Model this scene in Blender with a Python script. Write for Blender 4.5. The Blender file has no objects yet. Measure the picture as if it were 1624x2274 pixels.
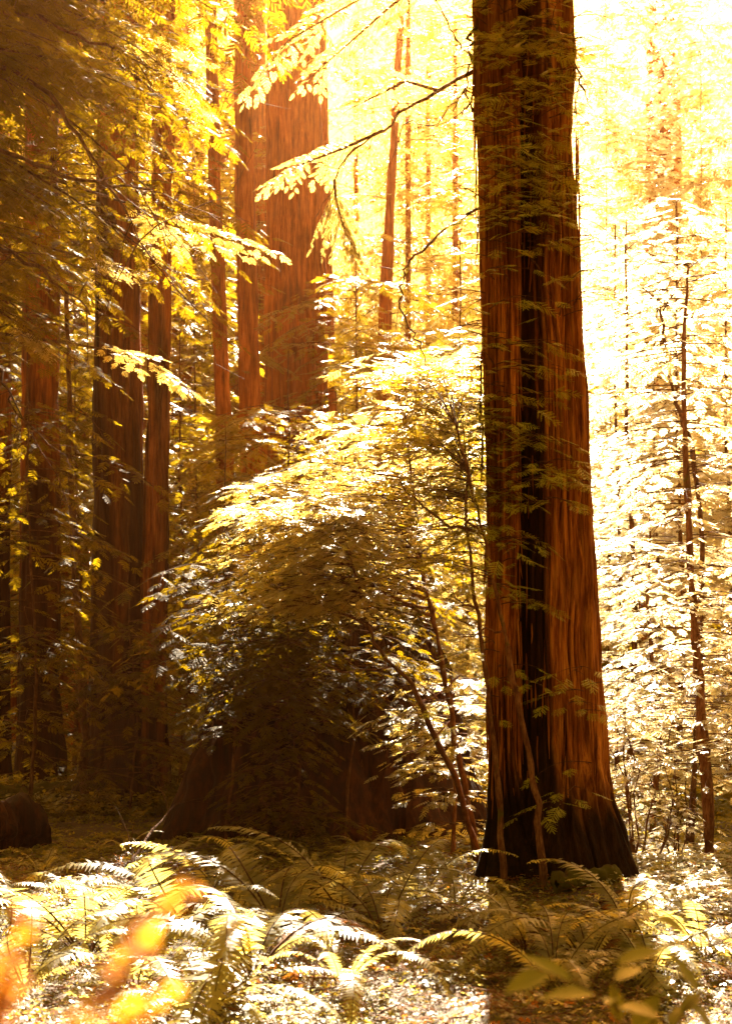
import bpy, math, random
import numpy as np
from mathutils import Vector

random.seed(7)
RNG = np.random.default_rng(11)
sc = bpy.context.scene
COL = sc.collection
R = math.radians

# ------------------------------------------------------------------ camera, sky, sun, exposure
FPX, CX, HY, EYE = 3122.0, 812.0, 1570.0, 1.7      # focal length and horizon measured on a 1624 x 2273 copy of the photo
cam = bpy.data.cameras.new('camera')
cam.sensor_fit = 'VERTICAL'; cam.sensor_height = 36; cam.lens = FPX/2273*36
cam.shift_y = (HY-1136.5)/2273
cam.clip_start = 0.05; cam.clip_end = 1000
cam.dof.use_dof = True; cam.dof.focus_distance = 14.5; cam.dof.aperture_fstop = 2.8
co = bpy.data.objects.new('camera', cam); COL.objects.link(co)
co.location = (0, 0, EYE); co.rotation_euler = (R(90), 0, 0)
sc.camera = co

SUN_AZ, SUN_EL = R(4.5), R(41)
w = bpy.data.worlds.new('World'); sc.world = w; w.use_nodes = True
nt = w.node_tree; nt.nodes.clear()
sky = nt.nodes.new('ShaderNodeTexSky'); sky.sky_type = 'NISHITA'; sky.sun_disc = False
sky.sun_elevation = SUN_EL; sky.sun_rotation = SUN_AZ; sky.air_density = 1.0; sky.dust_density = 4.0; sky.ozone_density = 0.5
tint = nt.nodes.new('ShaderNodeMix'); tint.data_type = 'RGBA'; tint.blend_type = 'MULTIPLY'
tint.inputs[0].default_value = 1.0; tint.inputs[7].default_value = (0.66, 0.32, 0.055, 1)   # warm filtered daylight
bg = nt.nodes.new('ShaderNodeBackground'); bg.inputs[1].default_value = 0.05
wo = nt.nodes.new('ShaderNodeOutputWorld')
nt.links.new(sky.outputs[0], tint.inputs[6]); nt.links.new(tint.outputs[2], bg.inputs[0]); nt.links.new(bg.outputs[0], wo.inputs[0])

sl = bpy.data.lights.new('sun', 'SUN'); sl.energy = 5.0; sl.angle = R(0.5); sl.color = (1.0, 0.83, 0.60)
so = bpy.data.objects.new('sun', sl); COL.objects.link(so)
S = Vector((math.sin(SUN_AZ)*math.cos(SUN_EL), math.cos(SUN_AZ)*math.cos(SUN_EL), math.sin(SUN_EL)))
so.rotation_euler = S.to_track_quat('Z', 'Y').to_euler(); so.location = S*60
sc.view_settings.view_transform = 'Standard'; sc.view_settings.look = 'None'
sc.view_settings.exposure = 3.95; sc.view_settings.gamma = 1.0
cy = sc.cycles
cy.max_bounces = 6; cy.diffuse_bounces = 2; cy.glossy_bounces = 2; cy.transmission_bounces = 4; cy.volume_bounces = 0
cy.transparent_max_bounces = 4; cy.sample_clamp_indirect = 6.0; cy.use_denoising = True
cy.caustics_reflective = False; cy.caustics_refractive = False

# ------------------------------------------------------------------ helpers
def P(px, py, d):
    return np.array([(px-CX)*d/FPX, d, EYE+(HY-py)*d/FPX])

def new_mat(name):
    m = bpy.data.materials.new(name); m.use_nodes = True
    m.node_tree.nodes.clear(); return m, m.node_tree.nodes, m.node_tree.links

def ramp(N, stops):
    r = N.new('ShaderNodeValToRGB'); e = r.color_ramp.elements
    while len(e) < len(stops): e.new(0.5)
    for i, (p, c) in enumerate(stops):
        e[i].position = p; e[i].color = (*c, 1)
    return r

def noise(N, L, scale, detail=3, vec=None, rough=0.5, coord='Object', mapscale=None):
    tc = N.new('ShaderNodeTexCoord'); out = tc.outputs[coord]
    if mapscale:
        mp = N.new('ShaderNodeMapping'); mp.inputs['Scale'].default_value = mapscale
        L.new(out, mp.inputs[0]); out = mp.outputs[0]
    n = N.new('ShaderNodeTexNoise'); n.inputs['Scale'].default_value = scale
    n.inputs['Detail'].default_value = detail; n.inputs['Roughness'].default_value = rough
    L.new(out, n.inputs['Vector']); return n

def leaf_mat(name, dark, light, trans, mix=0.5, rough=0.42, nscale=2.0, spec=0.5):
    m, N, L = new_mat(name)
    n = noise(N, L, nscale, 4, rough=0.7)
    cr = ramp(N, [(0.32, dark), (0.68, light)]); L.new(n.outputs[0], cr.inputs[0])
    p = N.new('ShaderNodeBsdfPrincipled'); p.inputs['Roughness'].default_value = rough
    p.inputs['Specular IOR Level'].default_value = spec
    L.new(cr.outputs[0], p.inputs['Base Color'])
    n2 = noise(N, L, nscale*2.7, 2)
    cr2 = ramp(N, [(0.3, tuple(c*0.55 for c in trans)), (0.7, trans)]); L.new(n2.outputs[0], cr2.inputs[0])
    t = N.new('ShaderNodeBsdfTranslucent'); L.new(cr2.outputs[0], t.inputs[0])
    mx = N.new('ShaderNodeMixShader'); mx.inputs[0].default_value = mix
    o = N.new('ShaderNodeOutputMaterial')
    L.new(p.outputs[0], mx.inputs[1]); L.new(t.outputs[0], mx.inputs[2]); L.new(mx.outputs[0], o.inputs[0])
    return m

def bark_mat(name, dark, mid, light, zs=0.10, scale=14, bump=0.6, char=False, moss=0.0):
    m, N, L = new_mat(name)
    n = noise(N, L, scale, 6, rough=0.65, mapscale=(1, 1, zs))
    n2 = noise(N, L, scale*4, 4, rough=0.7, mapscale=(1, 1, zs*0.6))
    add = N.new('ShaderNodeMath'); add.operation = 'MULTIPLY_ADD'; add.inputs[1].default_value = 0.5
    L.new(n2.outputs[0], add.inputs[0]); L.new(n.outputs[0], add.inputs[2])
    cr = ramp(N, [(0.52, dark), (0.72, mid), (0.95, light)]); L.new(add.outputs[0], cr.inputs[0])
    col = cr.outputs[0]
    n3 = noise(N, L, 0.9, 4, rough=0.6)
    cr3 = ramp(N, [(0.3, (0.55, 0.55, 0.55)), (0.7, (1.15, 1.1, 1.05))]); L.new(n3.outputs[0], cr3.inputs[0])
    mu = N.new('ShaderNodeMix'); mu.data_type = 'RGBA'; mu.blend_type = 'MULTIPLY'; mu.inputs[0].default_value = 1
    L.new(col, mu.inputs[6]); L.new(cr3.outputs[0], mu.inputs[7]); col = mu.outputs[2]
    if moss:
        n4 = noise(N, L, 3.0, 5, rough=0.7)
        cr4 = ramp(N, [(0.62-moss*0.3, (0, 0, 0)), (0.72-moss*0.3, (1, 1, 1))]); L.new(n4.outputs[0], cr4.inputs[0])
        mm = N.new('ShaderNodeMix'); mm.data_type = 'RGBA'; L.new(cr4.outputs[0], mm.inputs[0])
        L.new(col, mm.inputs[6]); mm.inputs[7].default_value = (0.07, 0.055, 0.006, 1); col = mm.outputs[2]
    if char:
        at = N.new('ShaderNodeAttribute'); at.attribute_name = 'char'  # mask for charred bark and painted shade
        mc = N.new('ShaderNodeMix'); mc.data_type = 'RGBA'; L.new(at.outputs['Fac'], mc.inputs[0])
        L.new(col, mc.inputs[6]); mc.inputs[7].default_value = (0.004, 0.0015, 0.0008, 1); col = mc.outputs[2]
    p = N.new('ShaderNodeBsdfPrincipled'); p.inputs['Roughness'].default_value = 0.9
    p.inputs['Specular IOR Level'].default_value = 0.15
    L.new(col, p.inputs['Base Color'])
    b = N.new('ShaderNodeBump'); b.inputs['Strength'].default_value = bump; b.inputs['Distance'].default_value = 0.03
    L.new(add.outputs[0], b.inputs['Height']); L.new(b.outputs[0], p.inputs['Normal'])
    o = N.new('ShaderNodeOutputMaterial'); L.new(p.outputs[0], o.inputs[0]); return m

class MB:
    """collects faces; build() links them as one mesh object"""
    def __init__(s): s.V = []; s.T = []; s.Q = []; s.n = 0; s.A = []; s.char = False
    def add(s, V, Q=None, T=None, mi=0):
        V = np.asarray(V, dtype=np.float32).reshape(-1, 3)
        if Q is not None and len(Q): s.Q.append((np.asarray(Q, dtype=np.int32)+s.n, mi))
        if T is not None and len(T): s.T.append((np.asarray(T, dtype=np.int32)+s.n, mi))
        s.V.append(V); s.n += len(V)
    def tube(s, pts, rad, sides=5, mi=0, cap=True):
        pts = np.asarray(pts, float); m = len(pts)
        rad = np.broadcast_to(np.asarray(rad, float), (m,))
        t = np.gradient(pts, axis=0); t /= (np.linalg.norm(t, axis=1, keepdims=True)+1e-9)
        ref = np.array([0.13, 0.21, 0.97]) if abs(t[m//2, 2]) < 0.8 else np.array([0.97, 0.21, 0.1])
        u = np.cross(t, ref); u /= (np.linalg.norm(u, axis=1, keepdims=True)+1e-9); v = np.cross(t, u)
        a = np.arange(sides)*2*np.pi/sides
        V = pts[:, None]+rad[:, None, None]*(np.cos(a)[None, :, None]*u[:, None]+np.sin(a)[None, :, None]*v[:, None])
        i = np.arange(m-1)[:, None]*sides; j = np.arange(sides)[None]; k = (j+1) % sides
        Q = np.stack([i+j, i+k, i+sides+k, i+sides+j], -1).reshape(-1, 4)
        s.add(V.reshape(-1, 3), Q, mi=mi)
    def mesh(s, name, mats, smooth=True):
        me = bpy.data.meshes.new(name)
        V = np.concatenate(s.V) if s.V else np.zeros((0, 3), np.float32)
        Q = [q for q, _ in s.Q]; T = [t for t, _ in s.T]
        nq = sum(len(q) for q in Q); ntr = sum(len(t) for t in T)
        me.vertices.add(len(V)); me.vertices.foreach_set('co', V.ravel())
        loops = np.concatenate([q.ravel() for q in Q]+[t.ravel() for t in T]) if nq+ntr else np.zeros(0, np.int32)
        me.loops.add(len(loops)); me.loops.foreach_set('vertex_index', loops.astype(np.int32))
        me.polygons.add(nq+ntr)
        st = np.concatenate([np.arange(nq)*4, nq*4+np.arange(ntr)*3]).astype(np.int32)
        me.polygons.foreach_set('loop_start', st)
        mi = np.concatenate([np.full(len(q), m, np.int32) for q, m in s.Q]+[np.full(len(t), m, np.int32) for t, m in s.T])
        for m in mats: me.materials.append(m)
        me.polygons.foreach_set('material_index', mi)
        me.polygons.foreach_set('use_smooth', np.full(nq+ntr, smooth))
        if s.A:
            at = me.attributes.new('char', 'FLOAT', 'POINT'); at.data.foreach_set('value', np.concatenate(s.A).astype(np.float32))
        me.update(calc_edges=True)
        return me
    def build(s, name, mats, parent=None, smooth=True, loc=None):
        if not isinstance(mats, (list, tuple)): mats = [mats]
        if loc is not None:
            s.V = [v-np.asarray(loc, np.float32) for v in s.V]
        me = s.mesh(name, mats, smooth)
        o = bpy.data.objects.new(name, me); COL.objects.link(o)
        if parent is not None: o.parent = parent
        elif loc is not None: o.location = loc
        return o

def tag(o, label=None, cat=None, group=None, kind=None):
    if label: o['label'] = label
    if cat: o['category'] = cat
    if group: o['group'] = group
    if kind: o['kind'] = kind
    return o

def thing(name, label, cat, loc, group=None):
    o = bpy.data.objects.new(name, None); COL.objects.link(o)
    o.location = [float(c) for c in loc]; o.empty_display_size = 0.3
    return tag(o, label, cat, group)

def vnoise(u, v, nu, seed):
    """value noise, periodic in u (0..1 -> nu cells); v in cells"""
    g = np.random.default_rng(seed).random((nu, 512))
    u = (u % 1.0)*nu; iu = np.floor(u).astype(int); fu = u-iu
    iv = np.floor(v).astype(int); fv = v-iv
    fu = fu*fu*(3-2*fu); fv = fv*fv*(3-2*fv)
    a = g[iu % nu, iv % 512]; b = g[(iu+1) % nu, iv % 512]; c = g[iu % nu, (iv+1) % 512]; d = g[(iu+1) % nu, (iv+1) % 512]
    return (a*(1-fu)+b*fu)*(1-fv)+(c*(1-fu)+d*fu)*fv

def ground_z(x, y):
    x = np.asarray(x, float); y = np.asarray(y, float)
    z = 0.06*np.sin(x*0.9+1.3)*np.cos(y*0.7)+0.04*np.sin(x*2.3+y*1.7)+0.025*np.sin(x*5.1-y*3.7)
    z = z*np.clip(1.2-0.02*y, 0.4, 1.2)
    z += 12*np.clip((y-42)/90, 0, 1)**1.3
    z += 5*np.clip((-x-30)/60, 0, 1)+5*np.clip((x-35)/60, 0, 1)
    return z

# ------------------------------------------------------------------ materials
M = {}
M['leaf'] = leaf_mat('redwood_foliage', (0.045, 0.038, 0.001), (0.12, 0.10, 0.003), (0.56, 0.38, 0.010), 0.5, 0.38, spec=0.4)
M['leaf_dark'] = leaf_mat('shaded_redwood_foliage', (0.010, 0.008, 0.0004), (0.035, 0.028, 0.001), (0.34, 0.22, 0.004), 0.42, 0.6, spec=0.08)  # darker copy of the redwood leaf, shade put into its colour
M['leaf_bright'] = leaf_mat('sunlit_foliage', (0.07, 0.062, 0.003), (0.16, 0.135, 0.012), (0.85, 0.64, 0.15), 0.58, 0.34, spec=0.5)  # lighter copy of the leaf, sunlight put into its colour
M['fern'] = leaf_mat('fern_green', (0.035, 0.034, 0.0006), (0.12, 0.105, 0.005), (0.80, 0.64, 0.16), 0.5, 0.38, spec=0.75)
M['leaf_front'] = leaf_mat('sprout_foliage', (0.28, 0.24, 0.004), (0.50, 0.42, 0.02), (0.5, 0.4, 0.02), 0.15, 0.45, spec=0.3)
M['leaf_pale'] = leaf_mat('sunlit_pale_foliage', (0.24, 0.20, 0.09), (0.42, 0.36, 0.19), (0.92, 0.80, 0.46), 0.66, 0.34, spec=0.8)  # whitened leaf colour, carries the glaring sunlight of the right side
M['fern_dry'] = leaf_mat('fern_dry', (0.07, 0.022, 0.004), (0.18, 0.07, 0.01), (0.5, 0.18, 0.02), 0.4, 0.45)
M['cover'] = leaf_mat('ground_leaves', (0.04, 0.038, 0.001), (0.13, 0.11, 0.005), (0.6, 0.45, 0.05), 0.4, 0.55, nscale=3, spec=.3)
M['orange'] = leaf_mat('orange_leaf', (0.40, 0.15, 0.012), (0.6, 0.26, 0.02), (0.9, 0.42, 0.03), 0.6, 0.75, spec=.15)
M['bigleaf'] = leaf_mat('broad_green_leaf', (0.13, 0.13, 0.002), (0.24, 0.23, 0.004), (0.4, 0.36, 0.006), 0.3, 0.5)
M['bark'] = bark_mat('redwood_bark', (0.022, 0.005, 0.001), (0.22, 0.062, 0.009), (0.55, 0.22, 0.035), zs=.07, scale=16, bump=1.0, char=True)
M['bark_far'] = bark_mat('redwood_bark_far', (0.045, 0.012, 0.003), (0.26, 0.068, 0.010), (0.55, 0.18, 0.03), scale=10, bump=.9, char=True)
M['twig'] = bark_mat('twig_bark', (0.03, 0.012, 0.005), (0.08, 0.033, 0.013), (0.16, 0.075, 0.03), zs=0.5, scale=20, bump=0.3)
M['stem'] = bark_mat('sapling_bark', (0.04, 0.014, 0.006), (0.12, 0.045, 0.018), (0.25, 0.12, 0.05), zs=0.3, scale=24, bump=0.4, moss=0.15)
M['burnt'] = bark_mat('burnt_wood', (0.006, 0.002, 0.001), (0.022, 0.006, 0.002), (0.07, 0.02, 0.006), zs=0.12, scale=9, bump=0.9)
M['moss_log'] = bark_mat('mossy_log', (0.03, 0.012, 0.005), (0.10, 0.05, 0.02), (0.2, 0.1, 0.04), zs=1, scale=12, moss=0.9)

# ------------------------------------------------------------------ foliage templates
def finger(lod, rng):
    """one flat branchlet along +Y, length 1"""
    if lod == 0:
        V = [(0, 0, 0), (-0.012, .5, .02), (0, 1, -0.03), (0.012, .5, .02)]; Q = [(0, 3, 2, 1)]; T = []
        n = 9
        for i in range(n):
            y = 0.08+0.86*i/(n-1); wd = 0.155*math.sin(math.pi*min(1, 0.18+0.74*i/(n-1)))**0.6
            for s in (-1, 1):
                k = len(V); z = 0.02-0.05*y
                V += [(0, y-0.035, z), (0, y+0.04, z), (s*wd, y+0.07+rng.normal()*0.01, z-0.02+rng.normal()*0.015)]
                T.append((k, k+1, k+2))
        return V, Q, T
    if lod == 1:
        wd = 0.135
        V = [(0, 0, 0.0), (-wd*.8, .18, -0.03), (-wd, .65, -0.05), (0, 1, -0.05), (wd, .65, -0.05), (wd*.8, .18, -0.03)]
        return V, [(0, 3, 2, 1), (0, 5, 4, 3)], []
    wd = 0.17
    V = [(0, 0, 0), (wd, .5, 0), (0, 1, -0.05), (-wd, .5, 0)]
    return V, [(0, 1, 2, 3)], []

def spray(lod, seed):
    rng = np.random.default_rng(seed)
    n = {0: 13, 1: 12, 2: 7}[lod]
    V = []; Q = []; T = []
    V += [(-0.008, 0, 0), (0.008, 0, 0), (0.004, 1, -0.1), (-0.004, 1, -0.1)]; Q.append((0, 1, 2, 3))
    for i in range(n):
        t = 0.06+0.9*i/(n-1); last = i == n-1
        side = 1 if i % 2 else -1
        ang = 0 if last else side*R(62-26*t+rng.normal()*6)
        ln = (0.50-0.24*t)*(1 if t > .2 else .75)*(0.85+0.3*rng.random())
        if lod == 2: ln *= 1.25
        fv, fq, ft = finger(lod, rng); fv = np.array(fv)*ln
        tilt = rng.normal()*0.22; fv[:, 2] += fv[:, 0]*tilt
        c, s_ = math.cos(-ang), math.sin(-ang)
        x = fv[:, 0]*c-fv[:, 1]*s_; y = fv[:, 0]*s_+fv[:, 1]*c
        k = len(V)
        V += [(a, b+t, zz-0.1*t*t-0.12*abs(a)) for a, b, zz in zip(x, y, fv[:, 2])]
        Q += [tuple(k+j for j in q) for q in fq]; T += [tuple(k+j for j in q) for q in ft]
    return (np.array(V, np.float32), np.array(Q, np.int32).reshape(-1, 4), np.array(T, np.int32).reshape(-1, 3))

SPR = {lod: [spray(lod, 100+lod*10+k) for k in range(4)] for lod in (0, 1, 2)}

class Crown:
    def __init__(s, lod, seed):
        s.lod = lod; s.rng = np.random.default_rng(seed); s.p = []; s.d = []; s.nr = []; s.sc = []; s.mb = MB()
    def put(s, p, d, nrm, sc_):
        s.p.append(np.atleast_2d(p)); s.d.append(np.atleast_2d(d)); s.nr.append(np.atleast_2d(nrm)); s.sc.append(np.atleast_1d(sc_))
    def twig(s, p0, d, L, ss, wood=True, droop=0.25, r=0.004):
        rng = s.rng
        m = max(1, int(L/(ss*0.42)))
        t = (np.arange(m)+1)/m
        d = d/np.linalg.norm(d)
        P_ = p0+d*L*t[:, None]; P_[:, 2] -= droop*L*t**2
        side = np.where(np.arange(m) % 2 == 0, 1, -1)*R(48); side[-1] = 0
        side = side+rng.normal(size=m)*0.12
        c, sn = np.cos(side), np.sin(side)
        D = np.stack([d[0]*c-d[1]*sn, d[0]*sn+d[1]*c, d[2]-droop*t*1.2+rng.normal(size=m)*0.08], -1)
        Nn = np.stack([rng.normal(size=m)*0.25, rng.normal(size=m)*0.25, np.ones(m)], -1)
        s.put(P_, D, Nn, ss*(1-0.3*t)*(0.75+0.5*rng.random(m)))
        if wood and s.lod < 2:
            tt = np.linspace(0, 1, 4); pp = p0+d*L*tt[:, None]; pp[:, 2] -= droop*L*tt**2
            s.mb.tube(pp, r*(1-0.7*tt), 3, mi=1)
    def branch(s, p0, az, L, rise=0.1, droop=0.3, ss=0.4, start=0.15, sp=0.3, r0=None, bare=0.0, wig=0.05, tw=0.42):
        """limb leaving p0 towards azimuth az (0 = +X), twigs both sides, flat sprays"""
        rng = s.rng
        dh = np.array([math.cos(az), math.sin(az), 0])
        t = np.linspace(0, 1, 9)
        perp = np.array([-dh[1], dh[0], 0])
        pts = p0+dh*L*t[:, None]; pts[:, 2] += (rise*t-droop*t*t)*L
        pts += perp*(np.sin(t*3+rng.random()*6)*wig*L*t)[:, None]
        pts[:, 2] += np.sin(t*5+rng.random()*6)*wig*0.4*L*t
        r0 = r0 or (0.006+0.006*L)
        s.mb.tube(pts, r0*(1-0.85*t), 5 if s.lod < 2 else 3, mi=1)
        s.along(pts, L, ss, start, sp, bare, tw)
    def along(s, pts, L, ss, start=0.15, sp=0.3, bare=0.0, tw=0.42):
        rng = s.rng
        n = max(2, int(L*(1-start)/sp)); m = len(pts)-1
        for i in range(n+1):
            if rng.random() < bare: continue
            tt = start+(1-start)*i/n
            f = tt*m; k = min(int(f), m-1); p = pts[k]*(1-f+k)+pts[k+1]*(f-k)
            tg = pts[k+1]-pts[k]; tg = tg/(np.linalg.norm(tg)+1e-9)
            if i == n: ang = 0
            else: ang = (1 if i % 2 else -1)*R(52+rng.normal()*10)
            c, sn = math.cos(ang), math.sin(ang)
            d = np.array([tg[0]*c-tg[1]*sn, tg[0]*sn+tg[1]*c, tg[2]*0.6+rng.normal()*0.05])
            s.twig(p, d, (L*tw*(1-0.72*tt)+ss*0.25)*(0.7+0.6*rng.random()), ss)
    def build(s, parent, leaf, wood, name='crown', loc=None):
        if s.p:
            p = np.concatenate(s.p); d = np.concatenate(s.d); nr = np.concatenate(s.nr); sz = np.concatenate(s.sc)
            d = d/np.linalg.norm(d, axis=1, keepdims=True)
            x = np.cross(d, nr); x /= (np.linalg.norm(x, axis=1, keepdims=True)+1e-9)
            z = np.cross(x, d)
            Rm = np.stack([x, d, z], -1)
            var = s.rng.integers(0, 4, len(p))
            for k in range(4):
                sel = np.where(var == k)[0]
                if not len(sel): continue
                V, Q, T = SPR[s.lod][k]
                W = np.einsum('nij,vj->nvi', Rm[sel]*sz[sel, None, None], V)+p[sel][:, None]
                off = (np.arange(len(sel))*len(V))[:, None, None]
                s.mb.add(W.reshape(-1, 3), (Q[None]+off).reshape(-1, 4), (T[None]+off).reshape(-1, 3) if len(T) else None)
        o = s.mb.build(name, [leaf, wood], parent, smooth=False)
        if loc is not None: local(o, loc)
        return o

def local(o, loc):
    """turn a part built in world coordinates into its thing's own space"""
    o.location = (-loc[0], -loc[1], -loc[2])

# ------------------------------------------------------------------ trunks
def trunk(rows, d, ztop, mat, parent, loc, nr=120, dz=0.06, flute=0.05, ridge=0.012, flare=0.0, seed=1, char_shade_f=None, rtop=0.35, name='trunk', char_shade_h=0, dd=0.0, zb=-0.15):
    """rows: (py, x_left, x_right) measured edges at distance d"""
    k = FPX/d
    zz = np.array([EYE+(HY-r[0])/k for r in rows]); cx = np.array([((r[1]+r[2])/2-CX)/k for r in rows]); rr = np.array([(r[2]-r[1])/2/k for r in rows])
    o = np.argsort(zz); zz, cx, rr = zz[o], cx[o], rr[o]
    if zz[-1] < ztop:
        sl_ = (cx[-1]-cx[0])/(zz[-1]-zz[0]+1e-9) if len(zz) > 1 else 0
        zz = np.append(zz, ztop); cx = np.append(cx, cx[-1]+0.5*sl_*(ztop-zz[-2])); rr = np.append(rr, rr[-1]*rtop)
    z = np.arange(zb, ztop, dz); far = z > EYE+(HY+60)/k
    z = np.concatenate([z[~far], np.arange(EYE+(HY+60)/k, ztop, dz*8)])
    z = np.unique(z)
    CXz = np.interp(z, zz, cx); Rz = np.interp(z, zz, rr)
    th = np.arange(nr)/nr
    U, Z = np.meshgrid(th, z); Rg = Rz[:, None]*np.ones_like(U)
    warp = 0.03*(vnoise(U, Z*0.5, 5, seed+5)-0.5)+0.02*(vnoise(U, Z*1.7, 9, seed+6)-0.5)
    Uw = (U+warp) % 1
    f = flute*(vnoise(Uw, Z*0.18, 7, seed)-0.5)*2+flute*0.5*(vnoise(Uw, Z*0.4, 15, seed+1)-0.5)*2
    n1 = vnoise(Uw, Z*0.55, max(8, nr//9), seed+2); n2 = vnoise(Uw, Z*1.3, max(12, nr//4), seed+3)
    def grv(n, w): return np.clip(1-np.abs(2*n-1)*w, 0, 1)
    na = vnoise(Uw, Z*0.22, max(6, nr//22), seed+8); nb = vnoise(Uw, Z*0.45, max(8, nr//11), seed+2)
    rdg = ridge*(-1.7*grv(na, 4)-1.2*grv(nb, 3.2)+0.9*(n2-.5)+0.8*(n1-.5)*1.0+0.55*(vnoise(Uw, Z*4.5, max(10, nr//6), seed+12)-.5))
    rdg += ridge*1.1*(vnoise(U, Z*1.3, 9, seed+15)-.5)
    rdg += flare*1.3*np.exp(-np.clip(Z, 0, 9)/.9)*np.clip(vnoise(U, Z*2.2, 12, seed+13)-.35, 0, 1)
    fl = flare*np.exp(-np.clip(Z, 0, 9)/0.55)*(0.6+0.9*vnoise(U, Z*0.1, 6, seed+4))
    r = Rg*(1+f+fl)+rdg
    ang = U*2*np.pi
    X = CXz[:, None]+r*np.cos(ang); Y = d+dd+r*np.sin(ang)
    V = np.stack([X, Y, Z], -1)
    mz = len(z); i = np.arange(mz-1)[:, None]*nr; j = np.arange(nr)[None]; kk = (j+1) % nr
    Q = np.stack([i+j, i+kk, i+nr+kk, i+nr+j], -1).reshape(-1, 4)
    mb = MB(); mb.add(V.reshape(-1, 3), Q)
    if char_shade_f is not None:
        ch = char_shade_f(X, Y, Z, U, n1)
    else:
        ch = np.clip((vnoise(Uw, Z*0.3, 10, seed+9)-0.72)*4, 0, .7)*np.clip(1.5-Z*0.2, 0, 1)
        if char_shade_h: ch = np.clip(1.15-Z/char_shade_h+1.1*(vnoise(Uw, Z*0.4, 9, seed+9)-.5), 0, .92)  # lower trunk darkened by char and painted shade, fading upward
    mb.A.append(ch.ravel())
    ob = mb.build(name, mat, parent); local(ob, loc)
    return ob

def limb(parent, loc, pts, r0, r1, mat, name='branch', sub=4, jit=0.015, seed=0, sides=6, twigs=0):
    """bent limb through given points"""
    pts = np.asarray(pts, float); rng = np.random.default_rng(seed)
    t = np.linspace(0, len(pts)-1, (len(pts)-1)*sub+1)
    Q = np.stack([np.interp(t, np.arange(len(pts)), pts[:, k]) for k in range(3)], -1)
    for _ in range(2): Q[1:-1] = (Q[:-2]+2*Q[1:-1]+Q[2:])/4
    Q[1:-1] += rng.normal(size=Q[1:-1].shape)*jit
    mb = MB(); mb.tube(Q, np.linspace(r0, r1, len(Q))*(1+0.15*rng.normal(size=len(Q))), sides)
    for k in range(twigs):
        i = rng.integers(len(Q)//4, len(Q)); tg = Q[min(i+1, len(Q)-1)]-Q[i-1]; L = np.linalg.norm(Q[-1]-Q[0])*rng.uniform(.12, .35)
        dd = tg/(np.linalg.norm(tg)+1e-9)+rng.normal(size=3)*0.7; dd /= np.linalg.norm(dd)
        n = 5; tt = np.linspace(0, 1, n)[:, None]
        q = Q[i]+dd*L*tt+rng.normal(size=(n, 3))*L*0.05*tt; q[:, 2] -= 0.15*L*tt[:, 0]**2
        mb.tube(q, np.linspace(r1*1.1, r1*0.4, n), 4)
        for _ in range(2):
            q2 = q[rng.integers(1, n)]; d2 = dd+rng.normal(size=3)*0.6; d2 /= np.linalg.norm(d2)
            mb.tube(q2+d2*L*0.45*tt, np.linspace(r1*0.6, r1*0.25, n), 3)
    ob = mb.build(name, mat, parent); local(ob, loc); return ob
# ------------------------------------------------------------------ ground
def axis(a, b, fine0, fine1, n, k):
    t = np.linspace(fine0, fine1, n); lo = fine0-(np.linspace(0, 1, k)[1:]**2.2)*(fine0-a); hi = fine1+(np.linspace(0, 1, k)[1:]**2.2)*(b-fine1)
    return np.concatenate([lo[::-1], t, hi])
gx = axis(-150, 150, -7, 7, 260, 40); gy = axis(-20, 280, 4, 24, 300, 50)
Xg, Yg = np.meshgrid(gx, gy)
rg = np.random.default_rng(5)
Zg = ground_z(Xg, Yg)+0.03*(vnoise(Xg/40+0.5, Yg*4, 200, 31)-0.5)+0.02*(vnoise(Xg/40+0.5, Yg*11, 400, 32)-0.5)
mb = MB(); nx = len(gx)
i = np.arange(len(gy)-1)[:, None]*nx; j = np.arange(nx-1)[None]
mb.add(np.stack([Xg, Yg, Zg], -1).reshape(-1, 3), np.stack([i+j, i+j+1, i+nx+j+1, i+nx+j], -1).reshape(-1, 4))
m, N, L = new_mat('forest_floor')
n1 = noise(N, L, 5, 8, rough=0.7); n2 = noise(N, L, 60, 5, rough=0.7)
r1 = ramp(N, [(0.35, (0.03, 0.012, 0.004)), (0.55, (0.09, 0.038, 0.012)), (0.7, (0.10, 0.08, 0.008))]); L.new(n1.outputs[0], r1.inputs[0])
r2 = ramp(N, [(0.35, (0.4, 0.4, 0.4)), (0.65, (1.5, 1.4, 1.2))]); L.new(n2.outputs[0], r2.inputs[0])
mu = N.new('ShaderNodeMix'); mu.data_type = 'RGBA'; mu.blend_type = 'MULTIPLY'; mu.inputs[0].default_value = 1
L.new(r1.outputs[0], mu.inputs[6]); L.new(r2.outputs[0], mu.inputs[7])
p = N.new('ShaderNodeBsdfPrincipled'); p.inputs['Roughness'].default_value = 0.75; L.new(mu.outputs[2], p.inputs['Base Color'])
b = N.new('ShaderNodeBump'); b.inputs['Strength'].default_value = 1; b.inputs['Distance'].default_value = 0.03
L.new(n2.outputs[0], b.inputs['Height']); L.new(b.outputs[0], p.inputs['Normal'])
o = N.new('ShaderNodeOutputMaterial'); L.new(p.outputs[0], o.inputs[0])
g = mb.build('ground', m); tag(g, kind='structure')

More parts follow.
